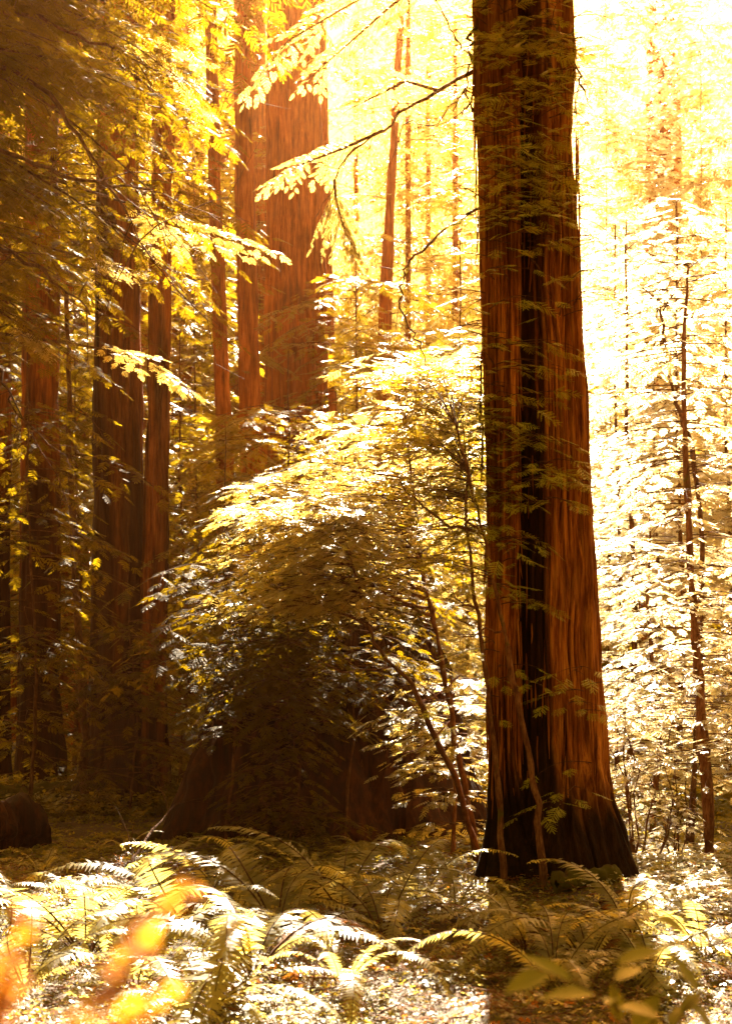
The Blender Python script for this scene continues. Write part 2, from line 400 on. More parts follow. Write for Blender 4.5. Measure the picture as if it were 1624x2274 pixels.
# ------------------------------------------------------------------ haze
hb = MB(); x0, x1, y0, y1, z0, z1 = -155, 155, -25, 285, -1.5, 42
hb.add([(x0, y0, z0), (x1, y0, z0), (x1, y1, z0), (x0, y1, z0), (x0, y0, z1), (x1, y0, z1), (x1, y1, z1), (x0, y1, z1)],
       [(0, 3, 2, 1), (4, 5, 6, 7), (0, 1, 5, 4), (1, 2, 6, 5), (2, 3, 7, 6), (3, 0, 4, 7)])
m, N, L = new_mat('haze_air')
v = N.new('ShaderNodeVolumePrincipled'); v.inputs['Color'].default_value = (1.0, 0.42, 0.13, 1)
v.inputs['Density'].default_value = 0.00046; v.inputs['Anisotropy'].default_value = 0.90
o = N.new('ShaderNodeOutputMaterial'); L.new(v.outputs[0], o.inputs['Volume'])
hz = hb.build('haze', m, smooth=False); tag(hz, kind='stuff')

# ------------------------------------------------------------------ main twin redwood
D0 = 14.1
bx = (1225-CX)/FPX*D0
loc = np.array([bx, D0, 0.0])
tree = thing('redwood_tree', 'huge twin stemmed redwood with a dark burnt cleft, right of centre in the foreground', 'tree', loc)
def char_shade_r(X, Y, Z, U, n1):
    px = CX+X*FPX/D0
    edge = np.interp(Z, [0, .5, 1.5, 3, 5, 9], [1330, 1262, 1236, 1218, 1206, 1192])
    c = np.clip((edge-px+34*(n1-0.5))/22, 0, 1)
    c = np.maximum(c, np.clip(2.1-Z*np.interp(px, [1240, 1330], [1.3, 2.1])+.8*(n1-.5), 0, 1))  # stem foot blackened for char and painted shade together
    return c*np.clip((14.6-Y)/0.2, 0, 1)*(0.93)
def char_shade_l(X, Y, Z, U, n1):
    return np.clip(1.9-Z*0.95+0.8*(n1-0.5), 0, .95)  # same mix of char and painted shade on the left foot
trunk([(-60, 1128, 1270), (0, 1129, 1271), (400, 1130, 1276), (700, 1132, 1290), (1000, 1134, 1305), (1300, 1134, 1318), (1500, 1134, 1329), (1700, 1128, 1345), (1850, 1112, 1368), (1950, 1096, 1384)],
      14.25, 24, M['bark'], tree, loc, nr=460, dz=0.018, flute=0.06, ridge=0.040, flare=0.15, seed=21, char_shade_f=char_shade_r, rtop=0.5)
trunk([(-60, 1048, 1149), (0, 1050, 1150), (400, 1059, 1151), (700, 1066, 1151), (1000, 1075, 1152), (1300, 1080, 1153), (1500, 1084, 1150), (1700, 1090, 1152), (1850, 1082, 1190), (1950, 1070, 1260)],
      13.95, 24, M['bark'], tree, loc, nr=320, dz=0.018, flute=0.05, ridge=0.030, flare=0.09, seed=43, char_shade_f=char_shade_l, rtop=0.5)
mb = MB(); rg = np.random.default_rng(66)
for q in range(420):
    right = rg.random() < .6; z = rg.uniform(.2, 8.6) if rg.random() < .6 else rg.uniform(.1, 2.5)
    py = HY-(z-EYE)*FPX/D0
    xl, xr = (np.interp(py, [0, 700, 1300, 1700, 1950], [1130, 1132, 1134, 1128, 1096]), np.interp(py, [0, 700, 1300, 1700, 1950], [1271, 1290, 1318, 1345, 1384])) if right else (np.interp(py, [0, 700, 1300, 1700, 1950], [1050, 1066, 1080, 1090, 1072]), np.interp(py, [0, 700, 1300, 1700], [1150, 1151, 1153, 1152]))
    dd = 14.25 if right else 13.95; cx = ((xl+xr)/2-CX)/FPX*dd; rr = (xr-xl)/2/FPX*dd
    a = rg.uniform(math.pi*.98, 2.02*math.pi) if rg.random() < .55 else rg.choice([math.pi, 2*math.pi])+rg.normal()*.12; ln = rg.uniform(.2, .9); ro = rr+rg.uniform(-.005, .012); tt = np.linspace(0, 1, 5)
    a2 = a+rg.normal()*.05; rr2 = ro+.035*rg.random()+.06*ln*max(0, 1.2-z)
    pts = np.stack([cx+(ro+(rr2-ro)*tt**2)*np.cos(a+(a2-a)*tt), dd+(ro+(rr2-ro)*tt**2)*np.sin(a+(a2-a)*tt), z-ln*tt], -1)
    mb.tube(pts, np.array([.004, .010, .011, .008, .002])*rg.uniform(.6, 1.5), 4)
mb.A.append(np.full(mb.n, .0)); ob = mb.build('loose_bark', M['bark'], tree); local(ob, loc); tag(ob, kind='stuff')
# sprouting foliage on the stems, and the limbs
cr = Crown(0, 3); rg = np.random.default_rng(8)
CL = [(0, 300, 1060, 1262, 64), (305, 560, 1068, 1280, 52), (560, 660, 1075, 1140, 5), (640, 1010, 1075, 1130, 30), (610, 720, 1240, 1290, 6),
      (960, 1110, 1120, 1250, 14), (1040, 1380, 1085, 1140, 20), (1380, 1600, 1085, 1130, 8), (1480, 1800, 1250, 1340, 8), (1060, 1130, 1150, 1240, 5), (-250, 0, 1060, 1270, 40)]
for ya, yb, xa, xb, n in CL:
    for _ in range(n):
        px, py = rg.uniform(xa, xb), rg.uniform(ya, yb)
        q = P(px, py, 13.75 if px > 1150 else 13.65)
        az = R(-90)+rg.normal()*0.9
        cr.branch(q+np.array([0, 0.1, 0]), az, rg.uniform(.35, .85), rise=0.2, droop=0.3, ss=rg.uniform(.2, .32), sp=0.13, r0=0.006, tw=0.35, bare=0.25)
for ya, yb, xa, dirx, n in [(330, 560, 1285, 0, 5), (550, 700, 1290, 0, 3), (20, 300, 1272, 0, 9), (30, 480, 1052, 180, 16), (650, 1100, 1075, 180, 26), (1150, 1250, 1080, 180, 4)]:
    for _ in range(n):
        q = P(xa, rg.uniform(ya, yb), 14.0)
        cr.branch(q, R(dirx)+rg.normal()*0.7-(0.4 if dirx == 0 else -0.4), rg.uniform(.25, .6), rise=0.1, droop=0.4, ss=rg.uniform(.16, .26), sp=0.14, r0=0.006, tw=0.35, bare=0.2)
cr.build(tree, M['leaf_front'], M['twig'], 'foliage', loc=loc)
LB = [([(1062, 462, 14), (1000, 500, 13.9), (945, 545, 13.8), (900, 590, 13.7), (886, 640, 13.6), (892, 700, 13.5), (925, 755, 13.5), (948, 800, 13.5), (948, 850, 13.5)], .016, .004, 5),
      ([(1055, 155, 14), (985, 195, 14.1), (905, 240, 14.2), (850, 290, 14.3), (765, 345, 14.5), (742, 400, 14.6), (728, 470, 14.6)], .021, .004, 8),
      ([(1052, 130, 14), (1012, 85, 13.8), (985, 40, 13.7), (960, -40, 13.6)], .012, .005, 3),
      ([(1052, 60, 13.9), (1038, 90, 13.8), (1044, 140, 13.8), (1034, 180, 13.8), (1048, 250, 13.85)], .018, .008, 4),
      ([(1055, 210, 14), (1030, 245, 13.9), (1003, 265, 13.8)], .012, .004, 1),
      ([(1268, 130, 14.1), (1286, 165, 14), (1295, 200, 13.9), (1312, 240, 13.8)], .016, .004, 3),
      ([(1058, 190, 14.1), (1010, 215, 14.4), (960, 290, 14.6), (900, 260, 15), (880, 330, 15.2)], .01, .004, 5),
      ([(1165, 330, 13.8), (1185, 370, 13.5), (1200, 340, 13.3)], .012, .005, 2),
      ([(1160, 540, 13.75), (1190, 590, 13.6), (1222, 660, 13.55)], .010, .003, 1),
      ([(1285, 515, 14), (1310, 525, 13.8), (1340, 540, 13.6)], .007, .003, 1)]
for k, (pp, a, b_, tw) in enumerate(LB):
    limb(tree, loc, [P(*q) for q in pp], a, b_, M['twig'], seed=k, twigs=tw)
cr = Crown(1, 5)
for pp, ss in [([(1050, -180, 14), (900, -60, 14.4), (760, 20, 14.8), (640, 90, 15), (560, 190, 15)], .34), ([(850, 290, 14.3), (760, 330, 14.4), (680, 360, 14.5), (600, 400, 14.4)], .26),
               ([(742, 400, 14.6), (745, 440, 14.5), (760, 500, 14.4), (790, 560, 14.3)], .26), ([(960, -60, 14.4), (860, 20, 14.6), (770, 100, 14.8), (690, 170, 15)], .30),
               ([(970, 200, 14.1), (900, 180, 14.4), (840, 210, 14.7), (780, 240, 14.9)], .26)]:
    pts = np.array([P(*q) for q in pp]); cr.mb.tube(pts, np.linspace(.018, .005, len(pts)), 5, mi=1)
    cr.along(pts, 1.9, ss*.42, start=0.2, sp=0.045, tw=0.31)
cr.build(tree, M['leaf_bright'], M['twig'], 'foliage', loc=loc)

# ------------------------------------------------------------------ other redwoods
def gen_tree(label, rows, d, ztop=30, crown=(9, 29), n=70, Lr=(1.5, 3.5), lod=1, ss=0.5, seed=1, leaf='leaf', name='redwood_tree', cat='tree', group=None,
             nr=90, azc=None, azs=3.2, droop=0.35, rise=0.08, flute=0.04, ridge=0.015, flare=0.15, mat='bark_far', sp=0.3, extra=(), group2=None, dz=0.12, rtop=.35, bare=0.05, zb=-0.3, upper=None, char_shade_h=0):
    k = FPX/d; r_ = rows[-1]; xb = ((r_[1]+r_[2])/2-CX)/k
    loc = np.array([xb, d, float(ground_z(xb, d))])
    t = thing(name, label, cat, loc, group)
    trunk(rows, d, ztop, M[mat], t, loc, nr=nr, dz=dz, flute=flute, ridge=ridge, flare=flare, seed=seed, rtop=rtop, zb=loc[2]-0.3, char_shade_h=char_shade_h)
    for q in extra: trunk(q[0], d+q[1], ztop, M[mat], t, loc, nr=nr, dz=dz, flute=flute, ridge=ridge, flare=flare, seed=seed+50, rtop=rtop, zb=loc[2]-0.3, char_shade_h=char_shade_h*.6)
    if n:
        zz = np.array([EYE+(HY-r[0])/k for r in rows]); cx = np.array([((r[1]+r[2])/2-CX)/k for r in rows]); o = np.argsort(zz)
        zz = np.append(zz[o], ztop); cx = np.append(cx[o], cx[o][-1])
        c = Crown(lod, seed+7); rg = c.rng
        for q in range(n):
            z = crown[0]+(crown[1]-crown[0])*rg.random()**0.9
            f = (z-crown[0])/(crown[1]-crown[0])
            az = rg.random()*2*math.pi if azc is None else R(azc)+rg.normal()*azs
            Lb = Lr[0]+(Lr[1]-Lr[0])*(1-f)**0.7*rg.uniform(.5, 1)
            c.branch(np.array([np.interp(z, zz, cx), d, z]), az, Lb, rise=rise, droop=droop, ss=ss, sp=sp, bare=bare)
        if upper:  # dense crown above the view, added to shade the left limbs
            for q in range(upper[2]):
                z = rg.uniform(upper[0], upper[1]); c.branch(np.array([np.interp(z, zz, cx), d, z]), rg.random()*6.283, rg.uniform(upper[3], upper[4])*(1.25-.5*(z-upper[0])/(upper[1]-upper[0])), rise=rise, droop=droop, ss=.55, sp=.34)
        c.build(t, M[leaf], M['twig'], loc=loc)
    return t, loc

B, locB = gen_tree('broad dark redwood with a second stem pressed against its right side, left of centre',
    [(-100, 222, 306), (470, 215, 310), (800, 212, 312), (1100, 207, 317), (1400, 203, 322), (1600, 196, 335), (1750, 180, 352), (1790, 172, 362)], 24,
    crown=(9.0, 14), n=56, Lr=(1.0, 2.6), upper=(14.5, 29, 120, 1.8, 3.1), ss=0.36, seed=12, nr=200, flare=.2, leaf='leaf_dark', dz=0.05, ridge=0.03, char_shade_h=15,
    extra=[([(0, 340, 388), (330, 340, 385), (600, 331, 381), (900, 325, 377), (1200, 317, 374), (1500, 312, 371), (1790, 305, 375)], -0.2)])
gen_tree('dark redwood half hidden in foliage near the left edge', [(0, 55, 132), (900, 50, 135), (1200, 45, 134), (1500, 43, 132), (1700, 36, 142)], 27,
    crown=(8, 29), n=130, Lr=(1.2, 3.2), ss=.4, seed=23, leaf='leaf_dark', char_shade_h=14, nr=120, dz=0.08, ridge=.025)
gen_tree('redwood trunk cut by the left edge of the view', [(0, -50, 20), (1000, -50, 26), (1500, -60, 24)], 30, crown=(7, 29), n=100, Lr=(1.5, 3.4), ss=.4, seed=31, leaf='leaf_dark', char_shade_h=12, nr=80)
gen_tree('slim dark redwood trunk leaning left, first to the right of the twin pair', [(-60, 453, 478), (0, 454, 480), (200, 458, 485), (500, 465, 496), (800, 473, 509), (1000, 478, 518), (1190, 483, 524), (1600, 488, 532)], 28,
    crown=(15, 27), n=14, Lr=(1.0, 2.2), ss=.35, seed=37, azc=180, azs=.9, nr=80, dz=.08)
gen_tree('medium reddish redwood trunk close on the left of the thickest hazy trunk', [(0, 518, 553), (100, 520, 555), (400, 521, 566), (700, 527, 575), (1000, 532, 582), (1500, 530, 592)], 31,
    crown=(17, 28), n=9, Lr=(1.0, 2.2), ss=.35, seed=41, azc=150, azs=1.2, nr=100, dz=.08, flute=.015)
gen_tree('thickest hazy redwood trunk crossed by sunbeams in the middle distance', [(0, 592, 711), (300, 587, 716), (600, 585, 724), (900, 585, 732), (1200, 580, 742), (1700, 560, 780)], 34,
    crown=(22, 29), n=4, Lr=(1.2, 2.4), seed=47, nr=220, dz=.06, ridge=.03, flute=.02)
gen_tree('pale redwood trunk showing as a strip behind the thickest hazy trunk', [(200, 690, 728), (600, 690, 738), (900, 690, 748), (1500, 690, 756)], 38, crown=(16, 29), n=8, Lr=(1, 2.5), seed=53, nr=90)
gen_tree('slender pale pinkish trunk in the golden haze left of the twin redwood', [(0, 882, 896), (50, 881, 897), (400, 857, 879), (600, 843, 873), (780, 836, 867), (1300, 826, 864)], 42, crown=(12, 29), n=44, Lr=(1.2, 3.0), seed=59, nr=60, leaf='leaf_bright')
# far redwoods: three meshes shared among copies
FAR = [('first faint far trunk, between the left edge and the dark redwood', 18, 50), ('faint far trunk right behind the gap beside the slim sapling', 160, 47), ('faint far trunk beside the twin pair on its right', 402, 52),
       ('faint far trunk between the slim leaning trunk and the twin pair', 436, 60), ('far trunk seen between the two reddish trunks', 506, 56), ('hazy far trunk just right of the thickest trunk', 790, 58),
       ('hazy far trunk between the slender pinkish trunk and the twin redwood', 950, 54), ('washed out far trunk close to the left stem of the twin redwood', 1020, 64),
       ('wide washed out pinkish trunk in the bright haze on the right', 1470, 51), 
       ('far tree with a golden crown filling the gap above the twin pair', 300, 45), ('far tree whose golden crown shows between the two reddish trunks and the twin pair', 560, 48), ('far tree behind the thickest hazy trunk, crown on its left', 640, 54),
       ('hazy far tree whose crown glows right of the slender pinkish trunk', 905, 47), ('hazy far tree whose crown glows against the twin redwood on its left', 1010, 52), ('golden far tree between the left edge trunks', 90, 54),
       ('far trunk beyond the frame edge on the left, crown reaching in', -70, 44), ('far trunk beyond the frame edge on the right, crown reaching in', 1760, 48)]
protos = []
for k, (rb, sd) in enumerate([(0.45, 71), (0.6, 72), (0.38, 73), (0.13, 74)]):
    protos.append((rb, sd))
def far_proto(k):
    rb, sd = protos[k]
    t = thing('far_redwood', None, 'tree', (0, 0, 0), 'redwoods fading in the haze')
    c = Crown(2, sd); rg = c.rng
    rows = [(1600, CX-FPX/50*rb*1.1, CX+FPX/50*rb*1.1), (0, CX-FPX/50*rb*.75, CX+FPX/50*rb*.75)]
    ob = trunk(rows, 50, 30, M['bark_far'], t, (0, 50, 0), nr=48, dz=0.3, ridge=.02, seed=sd, zb=-1)
    for q in range(190):
        z = 4+25*rg.random(); f = (z-4)/25
        c.branch(np.array([0, 0, z]), rg.random()*6.283, (1.8+3.2*(1-f)**.7)*rg.uniform(.4, 1), rise=.08, droop=.4, ss=.55, sp=.36)
    c.build(t, M['leaf'], M['twig']); return t
fp = [far_proto(k) for k in range(4)]
used = [False]*4
for i, (lab, px, d) in enumerate(FAR):
    k = 1 if 'wide' in lab else 3 if px > 740 else i % 3
    if not used[k]: t = fp[k]; used[k] = True
    else:
        t = fp[k].copy(); COL.objects.link(t)
        for ch in fp[k].children:
            c = ch.copy(); COL.objects.link(c); c.parent = t
    x = (px-CX)*d/FPX; t.location = (x, d, float(ground_z(x, d))); t.rotation_euler = (0, 0, i*1.3)
    s_ = 1.35 if 'wide' in lab else 0.9+0.06*(i % 4); t.scale = (s_, s_, 0.93+0.02*(i % 3)); t['label'] = lab
    for ch in t.children:
        if ch.name.startswith('crown') and px > 740:      # far redwood crowns recoloured lighter, strong backlight painted in
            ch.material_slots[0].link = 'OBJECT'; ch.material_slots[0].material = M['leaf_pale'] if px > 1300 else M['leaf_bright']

# ------------------------------------------------------------------ overhanging tree, upper left
loc = np.array([-5.2, 12.5, float(ground_z(-5.2, 12.5))])
t = thing('redwood_tree', 'near redwood outside the left edge whose long dark limbs droop across the upper left', 'tree', loc)
trunk([(0, CX-5.2*250-50, CX-5.2*250+50), (1900, CX-5.2*250-75, CX-5.2*250+75)], 12.5, 22, M['bark_far'], t, loc, nr=80, seed=80)
c = Crown(1, 81); rg = c.rng
for q in range(80):
    z = rg.uniform(5.4, 10.0); f = (z-5.0)/5
    az = R(rg.uniform(-35, 50)); Lb = rg.uniform(1.8, 3.9)*(0.75+0.25*min(1, f*1.5))
    c.branch(np.array([-5.2, 12.5, z]), az, Lb, rise=rg.uniform(0.0, .25), droop=rg.uniform(.25, .5), ss=.19, sp=.13, start=.22, bare=.15)
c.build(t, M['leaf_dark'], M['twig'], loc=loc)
for k, (pp, a) in enumerate([([(-480, 60, 12.5), (60, 150, 12), (200, 330, 12), (340, 580, 12)], .03), ([(-480, 260, 12.5), (0, 330, 11.8), (160, 400, 11.5), (340, 420, 11.4)], .03),
                             ([(-480, 300, 12.5), (-30, 530, 11.5), (100, 610, 11.2), (200, 700, 11)], .028), ([(-480, 0, 12.5), (0, 20, 12.5), (140, 60, 12.6), (330, 150, 12.8)], .03),
                             ([(-480, 600, 12.5), (-60, 740, 12), (10, 850, 11.6), (40, 930, 11.5)], .026), ([(-480, -150, 12.5), (100, -60, 13), (260, 110, 13.3), (360, 240, 13.4)], .03)]):
    limb(t, loc, [P(*q) for q in pp], a, .006, M['twig'], seed=k+20, twigs=8, sub=6)
c = Crown(1, 83)
for pp, L_, ss in [([(-480, 380, 12.5), (60, 380, 14), (280, 450, 15), (400, 500, 15.4), (570, 545, 15.6)], 1.7, .38), ([(-480, 0, 12.5), (60, 20, 14), (260, 70, 15), (380, 120, 15.5), (450, 230, 15.6)], 1.7, .34),
                   ([(-480, 800, 12.5), (0, 740, 14), (200, 770, 15), (320, 790, 15.2), (415, 860, 15.2)], 1.2, .34), ([(-480, 560, 12.5), (0, 520, 14), (180, 570, 15), (300, 600, 15)], 1.0, .26),
                   ([(-480, 780, 12.5), (-100, 760, 13.5), (20, 720, 14), (90, 760, 14)], 1.0, .26)]:
    pts = np.array([P(*q) for q in pp]); c.mb.tube(pts, np.linspace(.022, .005, len(pts)), 5, mi=1)
    c.along(pts[2:], L_, ss*.5, start=0.05, sp=0.065, tw=0.34)
c.build(t, M['leaf_bright'], M['twig'], 'foliage', loc=loc)

# ------------------------------------------------------------------ centre saplings with the bright dome of foliage
ST = [([(1062, 1895), (1030, 1790), (1000, 1700), (965, 1640), (930, 1560), (905, 1500), (868, 1480), (830, 1430), (812, 1370), (797, 1310), (780, 1240), (765, 1180)], 15.0, .045, .012, 'leaning bent sapling, leftmost of the dark stems beside the twin redwood'),
      ([(1052, 1850), (1030, 1740), (1010, 1640), (995, 1560), (980, 1470), (963, 1380), (945, 1310), (932, 1240), (925, 1150), (912, 1060), (900, 960), (880, 850)], 15.6, .048, .010, 'straight dark leaning sapling, second stem from the left beside the twin redwood'),
      ([(1112, 1790), (1100, 1700), (1090, 1600), (1078, 1500), (1066, 1400), (1050, 1300), (1042, 1220), (1032, 1150), (1040, 1050)], 13.4, .040, .010, 'reddish sapling stem standing in front of the left edge of the twin redwood'),
      ([(1196, 1810), (1180, 1720), (1165, 1640), (1146, 1540), (1128, 1440), (1110, 1360), (1085, 1230), (1065, 1160), (1040, 1060), (1022, 980), (1010, 940)], 13.2, .040, .008, 'reddish sapling stem crossing the burnt cleft of the twin redwood')]
def topy(x): return np.interp(x, [500, 560, 640, 720, 760, 830, 900, 1060], [1150, 1050, 1005, 900, 850, 775, 775, 740])
def boty(x): return np.interp(x, [500, 650, 800, 950, 1060], [1330, 1390, 1380, 1240, 1180])
for si, (pl, d, ra, rb, lab) in enumerate(ST):
    pts = np.array([P(x, y, d-0.0*i) for i, (x, y) in enumerate(pl)])
    loc = pts[0].copy(); loc[2] = float(ground_z(loc[0], loc[1]))
    pts = np.vstack([[pts[0][0]+0.03, pts[0][1], loc[2]-0.1], pts])
    t = thing('sapling_tree', lab, 'sapling', loc, 'leaning saplings beside the twin redwood')
    limb(t, loc, pts, ra*.85, rb, M['stem'] if si > 1 else M['twig'], name='trunk', sub=3, jit=.008, seed=si, sides=9)
    c = Crown(1, 200+si); rg = c.rng
    py = np.array([q[1] for q in pl]); px = np.array([q[0] for q in pl])
    n = [64, 135, 24, 34][si]
    for q in range(n):
        if si == 0: ex = rg.uniform(500, 860)
        elif si == 1: ex = rg.uniform(520, 1065)
        else: ex = rg.uniform(880, 1070)
        ty, by = topy(ex), boty(ex)
        ey = ty+(by-ty)*rg.random()**1.15
        if si == 0: ey = max(ey, 1120)
        sy = np.clip(ey+rg.uniform(-40, 60), py.min(), py.max()-350); sx = np.interp(sy, py[::-1], px[::-1])
        dd = rg.uniform(-1.6, 1.8) if si < 2 else rg.uniform(0.2, 2.0)
        a, e = P(sx, sy, d), P(ex, ey, d+dd)
        v = e-a; Lb = float(np.linalg.norm(v[:2]))
        if Lb < .5: Lb = rg.uniform(.5, 1.0)
        az = math.atan2(v[1], v[0])
        c.branch(a, az, min(Lb, 2.9), rise=max(-.2, min(1.0, v[2]/max(Lb, .5)))+.12, droop=.12, ss=rg.uniform(.18, .28), sp=.17, start=.3, r0=.004+.003*Lb, bare=.1)
    c.build(t, M['leaf_bright'] if si < 2 else M['leaf'], M['twig'], loc=loc)
    if si == 0:
        LBs = [([(770, 1180), (700, 1150), (640, 1120)], .01), ([(815, 1390), (700, 1330), (610, 1300)], .012), ([(868, 1480), (760, 1500), (640, 1420)], .01)]
    elif si == 1:
        LBs = [([(965, 1370), (900, 1340), (850, 1310), (800, 1295)], .02), ([(950, 1310), (860, 1275), (800, 1290), (740, 1270)], .012), ([(990, 1560), (930, 1520), (900, 1500)], .01), ([(1000, 1600), (960, 1640), (910, 1670)], .012),
               ([(930, 1240), (870, 1150), (820, 1070), (780, 1000)], .014), ([(1020, 1500), (960, 1552), (935, 1556)], .012)]
    elif si == 2:
        LBs = [([(1075, 1180), (1000, 1170), (930, 1120), (880, 1060)], .018), ([(1060, 1350), (1020, 1340), (980, 1300)], .012)]
    else:
        LBs = [([(1075, 1185), (1030, 1150), (960, 1160)], .012), ([(1120, 1400), (1080, 1395), (1020, 1420)], .012)]
    for k, (pp, a) in enumerate(LBs):
        limb(t, loc, [P(x, y, d-0.12*i) for i, (x, y) in enumerate(pp)], a, .004, M['stem'], seed=si*7+k, twigs=5)
# low bright sprays right of the burnt stump
loc = P(985, 1905, 16.2); loc[2] = 0
t = thing('sapling_tree', 'low young conifer with flat sunlit sprays between the burnt stump and the twin redwood', 'sapling', loc)
limb(t, loc, [loc+np.array([.1, 0, -.1]), P(1010, 1700, 16.2), P(1000, 1500, 16.2)], .03, .01, M['stem'], name='trunk', jit=.01)
c = Crown(1, 230); rg = c.rng
for q in range(60):
    y_ = rg.choice([1520, 1560, 1600, 1640, 1690, 1760, 1830, 1870])+rg.uniform(-12, 12)
    c.branch(P(1010, y_, 16.2+rg.uniform(-.2, .4)), R(180)+rg.normal()*1.3, rg.uniform(.4, 1.0), rise=.1, droop=.15, ss=.24, sp=.16, r0=.006)
c.build(t, M['leaf_bright'], M['twig'], loc=loc)
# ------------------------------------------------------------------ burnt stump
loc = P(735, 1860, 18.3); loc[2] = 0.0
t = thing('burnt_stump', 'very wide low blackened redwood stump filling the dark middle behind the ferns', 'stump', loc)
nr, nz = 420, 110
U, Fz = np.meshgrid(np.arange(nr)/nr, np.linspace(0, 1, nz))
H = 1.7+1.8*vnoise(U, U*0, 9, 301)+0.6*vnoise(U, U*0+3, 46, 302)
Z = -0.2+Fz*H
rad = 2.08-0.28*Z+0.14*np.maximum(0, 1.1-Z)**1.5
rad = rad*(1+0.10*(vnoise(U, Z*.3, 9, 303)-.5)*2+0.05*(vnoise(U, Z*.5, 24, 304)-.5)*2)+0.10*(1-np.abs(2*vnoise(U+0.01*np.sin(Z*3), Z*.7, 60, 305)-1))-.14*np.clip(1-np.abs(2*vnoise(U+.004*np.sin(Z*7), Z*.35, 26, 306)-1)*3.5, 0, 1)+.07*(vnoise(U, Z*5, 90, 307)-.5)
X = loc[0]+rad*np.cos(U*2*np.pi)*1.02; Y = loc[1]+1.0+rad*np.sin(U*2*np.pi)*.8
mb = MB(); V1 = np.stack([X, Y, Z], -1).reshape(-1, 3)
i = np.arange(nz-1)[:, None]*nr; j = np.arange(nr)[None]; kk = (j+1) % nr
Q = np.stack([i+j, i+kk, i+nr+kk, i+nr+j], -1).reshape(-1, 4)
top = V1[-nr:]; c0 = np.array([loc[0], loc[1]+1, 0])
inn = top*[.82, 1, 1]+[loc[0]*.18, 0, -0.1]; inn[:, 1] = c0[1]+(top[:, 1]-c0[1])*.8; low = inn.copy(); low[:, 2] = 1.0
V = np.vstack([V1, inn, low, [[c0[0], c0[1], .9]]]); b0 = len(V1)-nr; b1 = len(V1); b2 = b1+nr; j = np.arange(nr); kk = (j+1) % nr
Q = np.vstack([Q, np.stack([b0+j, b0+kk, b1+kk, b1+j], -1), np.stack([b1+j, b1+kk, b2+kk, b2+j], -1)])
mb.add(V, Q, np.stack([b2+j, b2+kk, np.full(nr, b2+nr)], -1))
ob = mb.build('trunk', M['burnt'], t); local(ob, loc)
mb = MB(); rg = np.random.default_rng(9)
for q in range(900):      # loose bark strips hanging on its face
    a = rg.uniform(math.pi, 2*math.pi); zt = rg.uniform(.9, 2.7); ln = rg.uniform(.25, .9)
    rr = 2.02-0.28*zt; rb = rr+.28*ln*.9+.05
    p0 = np.array([loc[0]+rr*math.cos(a), loc[1]+1+rr*.8*math.sin(a), zt]); p1 = np.array([loc[0]+rb*math.cos(a+rg.normal()*.02), loc[1]+1+rb*.8*math.sin(a), zt-ln])
    tt = np.linspace(0, 1, 4)[:, None]; pp = p0*(1-tt)+p1*tt; pp[1:3] += rg.normal(size=(2, 3))*.02
    mb.tube(pp, np.linspace(.010, .004, 4)*rg.uniform(.5, 1.4), 3)
ob = mb.build('loose_bark', M['twig'], t); local(ob, loc); tag(ob, kind='stuff')
# drooping shaded conifer boughs over the stump and to its left
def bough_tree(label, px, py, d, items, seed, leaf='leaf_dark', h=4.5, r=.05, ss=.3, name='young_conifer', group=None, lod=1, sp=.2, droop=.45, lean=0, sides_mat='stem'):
    loc = P(px, py, d); loc[2] = float(ground_z(loc[0], d))
    t = thing(name, label, 'young tree', loc, group)
    limb(t, loc, [loc+np.array([0, 0, -.1]), loc+np.array([lean*.3+.15, 0, h*.3]), loc+np.array([lean*.6, 0.03, h*.65]), loc+np.array([lean, 0, h])], r, r*.2, M[sides_mat], name='trunk', jit=.012, sub=6, seed=seed, sides=8)
    c = Crown(lod, seed); rg = c.rng
    for (za, zb, n, La, Lb, azc, azs) in items:
        for q in range(n):
            z = rg.uniform(za, zb)
            c.branch(loc+np.array([lean*z/h, 0, z]), R(azc)+rg.normal()*azs, rg.uniform(La, Lb), rise=rg.uniform(.0, .2), droop=rg.uniform(droop*.5, droop), ss=ss*rg.uniform(.8, 1.2), sp=sp, start=.2, r0=.01)
    c.build(t, M[leaf], M['twig'], loc=loc); return t
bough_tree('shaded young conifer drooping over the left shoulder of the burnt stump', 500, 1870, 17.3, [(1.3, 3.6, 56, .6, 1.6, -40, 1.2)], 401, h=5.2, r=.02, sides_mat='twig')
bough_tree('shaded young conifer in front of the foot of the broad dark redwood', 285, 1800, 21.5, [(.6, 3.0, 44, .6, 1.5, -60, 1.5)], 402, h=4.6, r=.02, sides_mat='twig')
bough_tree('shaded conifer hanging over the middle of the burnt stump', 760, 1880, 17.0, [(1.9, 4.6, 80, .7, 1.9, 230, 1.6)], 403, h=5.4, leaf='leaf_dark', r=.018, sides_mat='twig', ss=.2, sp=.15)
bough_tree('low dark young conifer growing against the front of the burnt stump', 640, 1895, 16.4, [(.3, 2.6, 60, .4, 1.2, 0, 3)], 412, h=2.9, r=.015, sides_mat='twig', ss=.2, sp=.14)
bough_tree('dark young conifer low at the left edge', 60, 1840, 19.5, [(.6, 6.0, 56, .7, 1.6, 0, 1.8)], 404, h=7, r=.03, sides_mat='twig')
bough_tree('golden young conifer behind the dark sapling pole', 400, 1740, 27, [(.6, 7.5, 110, .9, 2.4, 0, 3)], 405, h=9, leaf='leaf')
bough_tree('golden young conifer rising behind the burnt stump', 640, 1740, 25, [(1.6, 7, 130, .9, 2.6, 0, 3)], 406, h=8, leaf='leaf')
bough_tree('bright young conifer seen between the leaning saplings', 900, 1760, 22, [(.8, 5.5, 110, .8, 2.0, 0, 3)], 407, h=7, leaf='leaf_bright')
